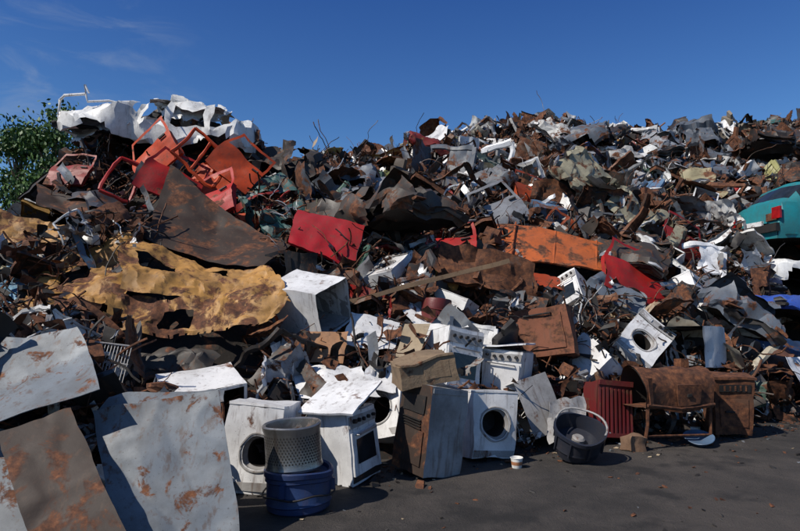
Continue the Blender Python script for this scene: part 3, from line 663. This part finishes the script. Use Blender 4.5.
# cars -------------------------------------------------------------------
def crushed(name,loc,rot,color,rust,sq=.6,am=1.,sd=0,sc=1,sm=False,glass=False,nf=1,fa=.4,lamps=False):
    m=MB(); car(m,sm=sm,glass=glass); r=random.Random(sd)
    if lamps:
        for a in (-1,1):
            m.box((1.965,a*.6,.68),(.05,.2,.22),LP,2)
            m.lathe([(.001,-.08),(.16,-.08),(.27,-.1),(.30,-.06),(.30,.06),(.27,.09),(.001,.09)],22,RB,Matrix.Translation((1.13,a*.68,.27))@Matrix.Rotation(rad(90),4,'X'))
        m.box((1.97,0,.52),(.05,.5,.12),EN)
    m.deform(lambda p:Vector((p.x,p.y,p.z*sq)))
    m.deform(lambda p:p+(nv(p,.8,sd)*.28+rv(p,1.7,sd)*.2+rv(p,4.5,sd)*.07)*am)
    if am>.5:
        for q in range(nf): m.fold((r.uniform(-1,1),0,.4),(r.choice((-1,1)),r.uniform(-.6,.6),r.uniform(-.3,.3)),r.uniform(-fa,fa),.12)
    o=obj(name,m.mesh(name,ang=22),loc,rot,sc,color,rust); sup(loc[0],loc[1],loc[2]+.1,1.5); return o
crushed('crushed_white_van',(-4.75,12.6,4.75),(10,3,8),(.76,.76,.74),.20,.7,.8,3,(.95,1,1)); keep(-5.0,12.2,5.3,1.4); keep(-6.0,12.2,5.3,.8); keep(-3.6,12.3,5.3,.8)
quad('white_metal_panel',[(-4.6,12.3,5.85),(-3.6,12.5,5.7),(-3.5,12.1,5.25),(-4.7,11.9,5.35)],24,14,.1,mi=P_,color=(.7,.7,.68),rust=.25,folds=4,seed=31,ragged=.2,ang=18)
quad('white_metal_panel',[(-6.5,12.2,5.35),(-5.5,12.5,5.75),(-5.2,11.9,5.1),(-6.3,11.8,4.8)],26,16,.08,mi=P_,color=(.76,.76,.75),rust=.2,folds=4,seed=32,ragged=.2,ang=18)
mb=MB(); mb.tube([(.28,0,.88),(.3,0,.7),(-.12,.02,.68),(-.22,.05,.6),(-.24,.05,.3),(-.18,.05,.05),(.1,.1,-.1)],.028,8,0); mb.tube([(.3,0,.7),(.34,0,.55),(.7,.1,.6),(1.0,.2,.55),(1.3,.2,.3)],.024,7,0); mb.tube([(.28,0,.88),(.36,0,.72)],.02,6,0)
obj('bent_tube_railing',mb.mesh('tube',[M_enamel]),(-6.35,11.75,5.05)); keep(-6.3,11.7,5.3,.5)
crushed('crushed_orange_car',(-3.5,12.0,3.75),(38,12,-50),ORG,.28,.55,1.0,8,.85); keep(-3.6,11.5,4.2,1.0)
for k,(p,r_,c_) in enumerate([((-3.95,10.75,3.95),(70,25,20),RED),((-3.3,10.7,3.55),(65,-20,-15),RED),((-4.5,11.2,4.5),(80,-35,-20),ORG)]):
    hero_door('red_car_door',p,r_,c_,.28,sd=9+k,k=.7,sc=.92)
hero_door('red_car_door',(-6.1,11.4,4.2),(60,5,-10),(.24,.012,.010),.35,sd=12,sc=.7,k=.5)
hero_door('orange_car_door',(-2.9,11.2,4.3),(72,40,10),ORG,.28,sd=22,sc=.85,k=.6)
hero_door('red_car_door',(-.2,13.0,3.75),(60,20,20),RED,.25,sd=13,sc=.95)
hero_door('orange_car_door',(2.9,13.6,4.2),(65,10,30),(.4,.06,.015),.38,sd=14,sc=.9)
hero_door('red_car_door',(5.9,12.9,3.1),(70,20,20),(.28,.012,.01),.3,sd=17,sc=.95)
hero_door('grey_car_door',(1.9,12.2,3.6),(60,-25,20),(.22,.23,.25),.25,sd=20)
def frame(name,p,rot,c,w,h,sd):
    m=MB(); K=[Vector(q) for q in ((-w/2,-h/2,0),(w/2,-h/2,0),(w*.38,h/2,0),(-w*.4,h/2,0))]
    for a,b in zip(K,K[1:]+K[:1]): m.tube([a.lerp(b,t/8) for t in range(9)],.035,6,0)
    m.tube([K[0].lerp(K[1],.5).lerp(K[2].lerp(K[3],.5),t/8) for t in range(9)],.03,6,0)
    m.deform(lambda q:q+nv(q,1.3,sd)*.1+rv(q,3,sd)*.04)
    obj(name,m.mesh(name),p,rot,1,c,.3); keep(*p,.45)
frame('orange_car_door_frame',(-3.55,11.0,4.35),(75,35,15),ORG,1.0,.7,3)
frame('red_car_door_frame',(-4.7,11.0,3.85),(70,20,30),RED,1.0,.7,7)
crushed('crushed_teal_car',(9.55,13.7,2.8),(2,-1,192),(.010,.20,.23),.10,1.08,.12,5,sm=True,glass=True,lamps=True); keep(8.4,13.0,3.3,1.4); keep(10,13,3.4,1.2); keep(8.2,12.9,3.8,.9)
crushed('crushed_white_car',(9.3,12.9,1.95),(4,6,-6),(.74,.75,.74),.15,.6,.5,15,sm=True,glass=True); keep(8.2,12.3,2.4,1.2)
crushed('crushed_blue_car',(8.5,11.7,1.15),(3,2,6),(.025,.08,.38),.15,.55,.7,25,glass=True); keep(7.3,11.2,1.5,1.2); keep(6.8,10.9,1.5,.8)
crushed('crushed_dark_car',(6.9,11.0,.3),(3,-4,20),(.05,.045,.045),.5,.55,1,27,.8)
crushed('crushed_green_car',(3.3,17.5,5.0),(20,8,25),(.02,.045,.045),.3,.55,1,33,.9)
crushed('crushed_blue_grey_car',(-5.6,11.5,2.9),(20,8,-15),(.03,.035,.05),.35,.55,1,35)
crushed('crushed_grey_car',(-2.4,14.2,4.1),(15,8,15),(.07,.11,.11),.3,.5,.8,39,.9,nf=0)
# ------------------------------------------------------------------ heap core
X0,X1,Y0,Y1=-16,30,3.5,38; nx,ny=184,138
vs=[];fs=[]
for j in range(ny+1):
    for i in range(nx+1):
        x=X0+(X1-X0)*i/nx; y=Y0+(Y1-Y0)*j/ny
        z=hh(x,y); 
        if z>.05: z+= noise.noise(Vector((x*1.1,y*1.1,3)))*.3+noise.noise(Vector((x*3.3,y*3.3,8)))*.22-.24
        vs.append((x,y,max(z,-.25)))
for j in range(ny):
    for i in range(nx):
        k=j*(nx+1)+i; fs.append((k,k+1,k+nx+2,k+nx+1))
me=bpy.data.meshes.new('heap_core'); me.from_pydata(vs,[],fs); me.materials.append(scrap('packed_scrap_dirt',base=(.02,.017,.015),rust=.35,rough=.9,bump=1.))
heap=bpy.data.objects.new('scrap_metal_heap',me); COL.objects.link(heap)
# ------------------------------------------------------------------ scatter
DARKS=[(.012,.012,.013),(.02,.02,.022),(.040,.04,.044),(.02,.017,.015),(.05,.042,.036)]
RUSTS=[(.11,.045,.022),(.17,.07,.034),(.06,.028,.018),(.14,.085,.055),(.22,.095,.042)]
WHITES=[(.78,.79,.80),(.68,.69,.69),(.84,.84,.82),(.6,.59,.56)]
GREYS=[(.26,.28,.31),(.16,.17,.18),(.34,.34,.33),(.10,.12,.15)]
OTH=[RED,(.25,.012,.01),(.36,.06,.015),(.34,.30,.18),(.26,.25,.10),(.03,.07,.20),(.03,.11,.11),(.06,.12,.09),(.36,.20,.05),(.30,.22,.14),(.40,.36,.28),(.07,.14,.24)]
GRP=[DARKS,RUSTS,WHITES,GREYS,OTH]; RUSTY=[.42,.7,.2,.36,.32]
def pick(x,y,z,shard=False):
    w=[31,26,17,16,10]
    if x<-2.0 and y>9: w=[48,22,4,12,14]
    if z>5.0 and x<-3: w=[34,14,28,16,8]
    if x>2 and y>12: w=[27,26,21,17,9]
    if y<9: w=[35,24,18,18,5]
    if shard: w=[40,38,8,10,4]
    gi=R.choices(range(5),w)[0]; c=R.choice(GRP[gi]); k=R.uniform(.75,1.15)
    return tuple(q*k for q in c),RUSTY[gi]+R.uniform(-.12,.2)
CAMP=Vector((0,0,1.7))
def blocked(p,size):
    for q,r in KEEP:
        d=(p-q)
        if abs(d.x)>r+size or abs(d.y)>r+size+1.2: continue
        if d.length<r*.75+size*.4: return True
        dr=(CAMP-q).normalized(); t=max(0,min(1.4,d.dot(dr)))
        if t>0 and (d-dr*t).length<r*.55+size*.4: return True
    return False
def normal(x,y):
    e=.3; return Vector((-(hh(x+e,y)-hh(x-e,y))/(2*e),-(hh(x,y+e)-hh(x,y-e))/(2*e),1)).normalized()
libs=[l for l,w in LIB]; wts=[w for l,w in LIB]
SIZE={'crumpled_sheet':.45,'pressed_panel':.45,'bent_door':.5,'crushed_body':1.4,'bent_beam':.5,'bent_pipe':.3,'wire_tangle':.3,'dented_cabinet':.4,'old_wheel':.3,'machine_part':.3,'fender_panel':.45,'metal_frame':.35,'torn_strip':.25,'mixed_shards':.25,'body_section':.7,'torn_seat':.4}
def put(me,x,y,tilt,sc,dz):
    n=normal(x,y); z=hh(x,y)
    size=SIZE[me.name.split('.')[0]]*sc
    p=Vector((x,y,z+dz))
    if blocked(p,size): return False
    q=n.to_track_quat('Z','Y').to_matrix().to_4x4()
    E=Euler((R.gauss(0,tilt),R.gauss(0,tilt),0)).to_matrix().to_4x4()@Matrix.Rotation(R.uniform(0,6.28),4,'Z')
    p.z=max(p.z,.05)
    Mx=Matrix.Translation(p)@q@E@Matrix.Diagonal((sc,sc,sc,1))
    c,r=pick(x,y,z,me.name.startswith('mixed'))
    if me.name.startswith(('bent_pipe','wire','bent_beam')): c,r=(R.choice(DARKS+RUSTS+GREYS),.5)
    if me.name.startswith('torn_seat'): c,r=R.choice(DARKS+[(.12,.10,.08),(.2,.17,.13)]),.15
    if me.name.startswith('crushed') and (r>.5 or c[0]>.2): c,r=R.choice(DARKS+GREYS+[(.16,.012,.01),(.02,.05,.12),(.3,.28,.2),(.5,.5,.48)]),.4
    o=bpy.data.objects.new(me.name.split('.')[0],me); COL.objects.link(o); o.matrix_world=Mx; o.color=(*c,r); o.parent=heap
    return True
def sample(fan=True):
    while True:
        y=R.uniform(4,27); x=R.uniform(-15,27)
        if fan and abs(x)>.68*y+.8: continue
        if y<interp(BASE,x)+.15 or y>interp(RY,x)+2.5 or hh(x,y)<.1: continue
        return x,y
for i in range(4400):
    x,y=sample(i%12!=0)
    lib=R.choices(libs,wts)[0]; me=R.choice(lib)
    sc=R.uniform(.55,1.1)
    if y<9.5: sc*=.8
    if y>12: sc*=1.1
    tl=.7
    if me.name.startswith('crushed'):
        if y<10 or y>interp(RY,x)-1.5: continue
        sc=R.uniform(.65,.9); tl=.3
    put(me,x,y,tl,sc,R.uniform(-.1,.25))
for i in range(2100):
    x,y=sample(True)
    put(R.choice(SH),x,y,.5,R.uniform(.7,1.2),R.uniform(-.02,.18))
for i in range(420):
    x=R.uniform(-4,8); y=interp(BASE,x)+R.uniform(.0,1.3)
    put(R.choice(SH+libs[5]+libs[12]+libs[9]+libs[0]),x,y,.6,R.uniform(.35,.7),R.uniform(0,.12))
# ------------------------------------------------------------------ ground
m,nt,b=NT('oily_dirt_asphalt')
tc=nd(nt,'ShaderNodeTexCoord'); v=tc.outputs['Object']
n1=noi(nt,v,.45,6,.6); n2=noi(nt,v,2.5,8,.7); n3=noi(nt,v,48,5,.75)
c=ramp(nt,n2,[(.3,(.021,.018,.016)),(.5,(.040,.034,.030)),(.7,(.072,.061,.053))])
c=mixc(nt,mrange(nt,n1,.42,.62,0,.65),c,(.085,.070,.060))
c=mixc(nt,mrange(nt,n3,.60,.72,0,.5),c,(.13,.115,.10))
c=mixc(nt,mrange(nt,noi(nt,v,1.1,5,.6),.53,.64,0,.8),c,(.014,.012,.011))
nt.links.new(c,b.inputs['Base Color']); b.inputs['Roughness'].default_value=.85
bp=nd(nt,'ShaderNodeBump'); bp.inputs['Strength'].default_value=1.; bp.inputs['Distance'].default_value=.05
nt.links.new(math_(nt,'ADD',math_(nt,'MULTIPLY',n2,1.8),math_(nt,'MULTIPLY',n3,.6)),bp.inputs['Height']); nt.links.new(bp.outputs[0],b.inputs['Normal'])
mb=MB(); mb.add([(-500,-300,0),(500,-300,0),(500,900,0),(-500,900,0)],[(0,1,2,3)],0)
obj('ground',mb.mesh('ground',[m]))
mb=MB()
for i in range(1700):
    x=R.uniform(-3,9); yb=interp(BASE,x); y=yb-abs(R.gauss(0,.4))+.1 if i<1400 else R.uniform(3.5,yb)
    if y<3: continue
    s=R.uniform(.005,.022)*(2.4 if R.random()<.06 else 1); c=Vector((x,y,s*.3))
    E=Euler([R.uniform(-.5,.5),R.uniform(-.5,.5),R.uniform(0,6.28)]).to_matrix()
    K=[E@Vector((a*s*R.uniform(.5,1.8),b_*s*R.uniform(.3,1),cc*s*R.uniform(.1,.4)))+c for a in(-1,1) for b_ in(-1,1) for cc in(-1,1)]
    mb.add(K,[(0,1,3,2),(4,6,7,5),(0,4,5,1),(2,3,7,6),(0,2,6,4),(1,5,7,3)],R.choices((0,1,2,3),(5,1,5,1))[0])
obj('ground_debris',mb.mesh('debris',[M_rust,M_galv,M_dark,M_beige]))
# ------------------------------------------------------------------ tree
leaf=[]
for k,cc in enumerate([(.05,.11,.02),(.085,.16,.03),(.025,.06,.014)]):
    m,nt,b=NT('leaf_%d'%k); b.inputs['Base Color'].default_value=(*cc,1); b.inputs['Roughness'].default_value=.55; leaf.append(m)
bark=simple('bark',(.12,.09,.06),.9)
def tree(loc,H,cr,seed):
    r=random.Random(seed); mb=MB()
    mb.tube([(0,0,0),(.05,0,H*.3),(0,.1,H*.6),(.1,0,H*.9)],[.2,.15,.09,.03],8,3)
    cl=[]
    for i in range(38):
        z=H*r.uniform(.3,1.0); a=r.uniform(0,6.28); rr=cr*r.uniform(.2,1)*math.sin(min(1,(1.08-z/H)*1.6)*math.pi/2)
        e=Vector((math.cos(a)*rr,math.sin(a)*rr,z)); s=Vector((0,0,z*.8-.2)); mb.tube([s,s.lerp(e,.5)+Vector((0,0,.1)),e],[.05,.03,.01],5,3); cl.append(e)
    for e in cl:
        R1=r.uniform(.35,.7)
        for q in range(260):
            d=Vector((r.gauss(0,1),r.gauss(0,1),r.gauss(0,.8)))*R1*.5; p=e+d
            s=r.uniform(.05,.09); E=Euler([r.uniform(0,6.28) for _ in range(3)]).to_matrix()
            mb.add([p+E@Vector(k) for k in ((-s,0,0),(0,-s*.55,0),(s,0,0),(0,s*.55,0))],[(0,1,2,3)],r.choice((0,0,1,2)))
    obj('tree',mb.mesh('tree',leaf+[bark]),loc)
tree((-10.4,18.3,0),7.5,1.2,1); tree((-12.1,19.5,0),7.1,1.6,2); tree((-14.8,19,0),6.8,2.0,3)
# ------------------------------------------------------------------ light
S=Vector((-.68,-.42,.85)).normalized()
sun=bpy.data.lights.new('sun','SUN'); sun.energy=5.0; sun.angle=rad(.5); sun.color=(1,.93,.83)
so=bpy.data.objects.new('sun',sun); COL.objects.link(so); so.rotation_euler=S.to_track_quat('Z','Y').to_euler()
w=bpy.data.worlds.new('World'); scene.world=w; w.use_nodes=True; nt=w.node_tree; bg=nt.nodes['Background']
sky=nd(nt,'ShaderNodeTexSky',sky_type='NISHITA'); sky.sun_disc=False; sky.sun_elevation=math.asin(S.z); sky.sun_rotation=math.atan2(S.x,S.y)
sky.air_density=1.0; sky.dust_density=.3; sky.ozone_density=3.
tc=nd(nt,'ShaderNodeTexCoord'); sx=nd(nt,'ShaderNodeSeparateXYZ'); nt.links.new(tc.outputs['Generated'],sx.inputs[0])
tint=ramp(nt,sx.outputs[2],[(.0,(.82,.92,1.0)),(.14,(.58,.80,1.0)),(.27,(.42,.69,1.0)),(.45,(.27,.52,.94)),(.7,(.6,.75,.95))])
c=mixc(nt,1.,sky.outputs[0],tint,'MULTIPLY')
mp=nd(nt,'ShaderNodeMapping'); mp.inputs['Scale'].default_value=(3,3,9); nt.links.new(tc.outputs['Generated'],mp.inputs[0])
cn=mrange(nt,noi(nt,mp.outputs[0],2.5,7,.6,.6),.48,.78,0,.4)
vd=nd(nt,'ShaderNodeVectorMath',operation='DISTANCE'); nt.links.new(tc.outputs['Generated'],vd.inputs[0]); vd.inputs[1].default_value=(-.47,.82,.34)
cm=math_(nt,'MULTIPLY',cn,mrange(nt,vd.outputs['Value'],.26,.02))
c=mixc(nt,cm,c,(3.2,3.8,4.8))
nt.links.new(c,bg.inputs[0]); bg.inputs[1].default_value=.105
# ------------------------------------------------------------------ camera
cam=bpy.data.cameras.new('camera'); co=bpy.data.objects.new('camera',cam); COL.objects.link(co); cam.lens=28; cam.sensor_width=36; cam.clip_end=2000
co.location=(0,0,1.7); co.rotation_euler=(rad(93.6),0,0); scene.camera=co
scene.view_settings.view_transform='Standard'; scene.view_settings.look='None'; scene.view_settings.exposure=0
print('objects',len(bpy.data.objects))
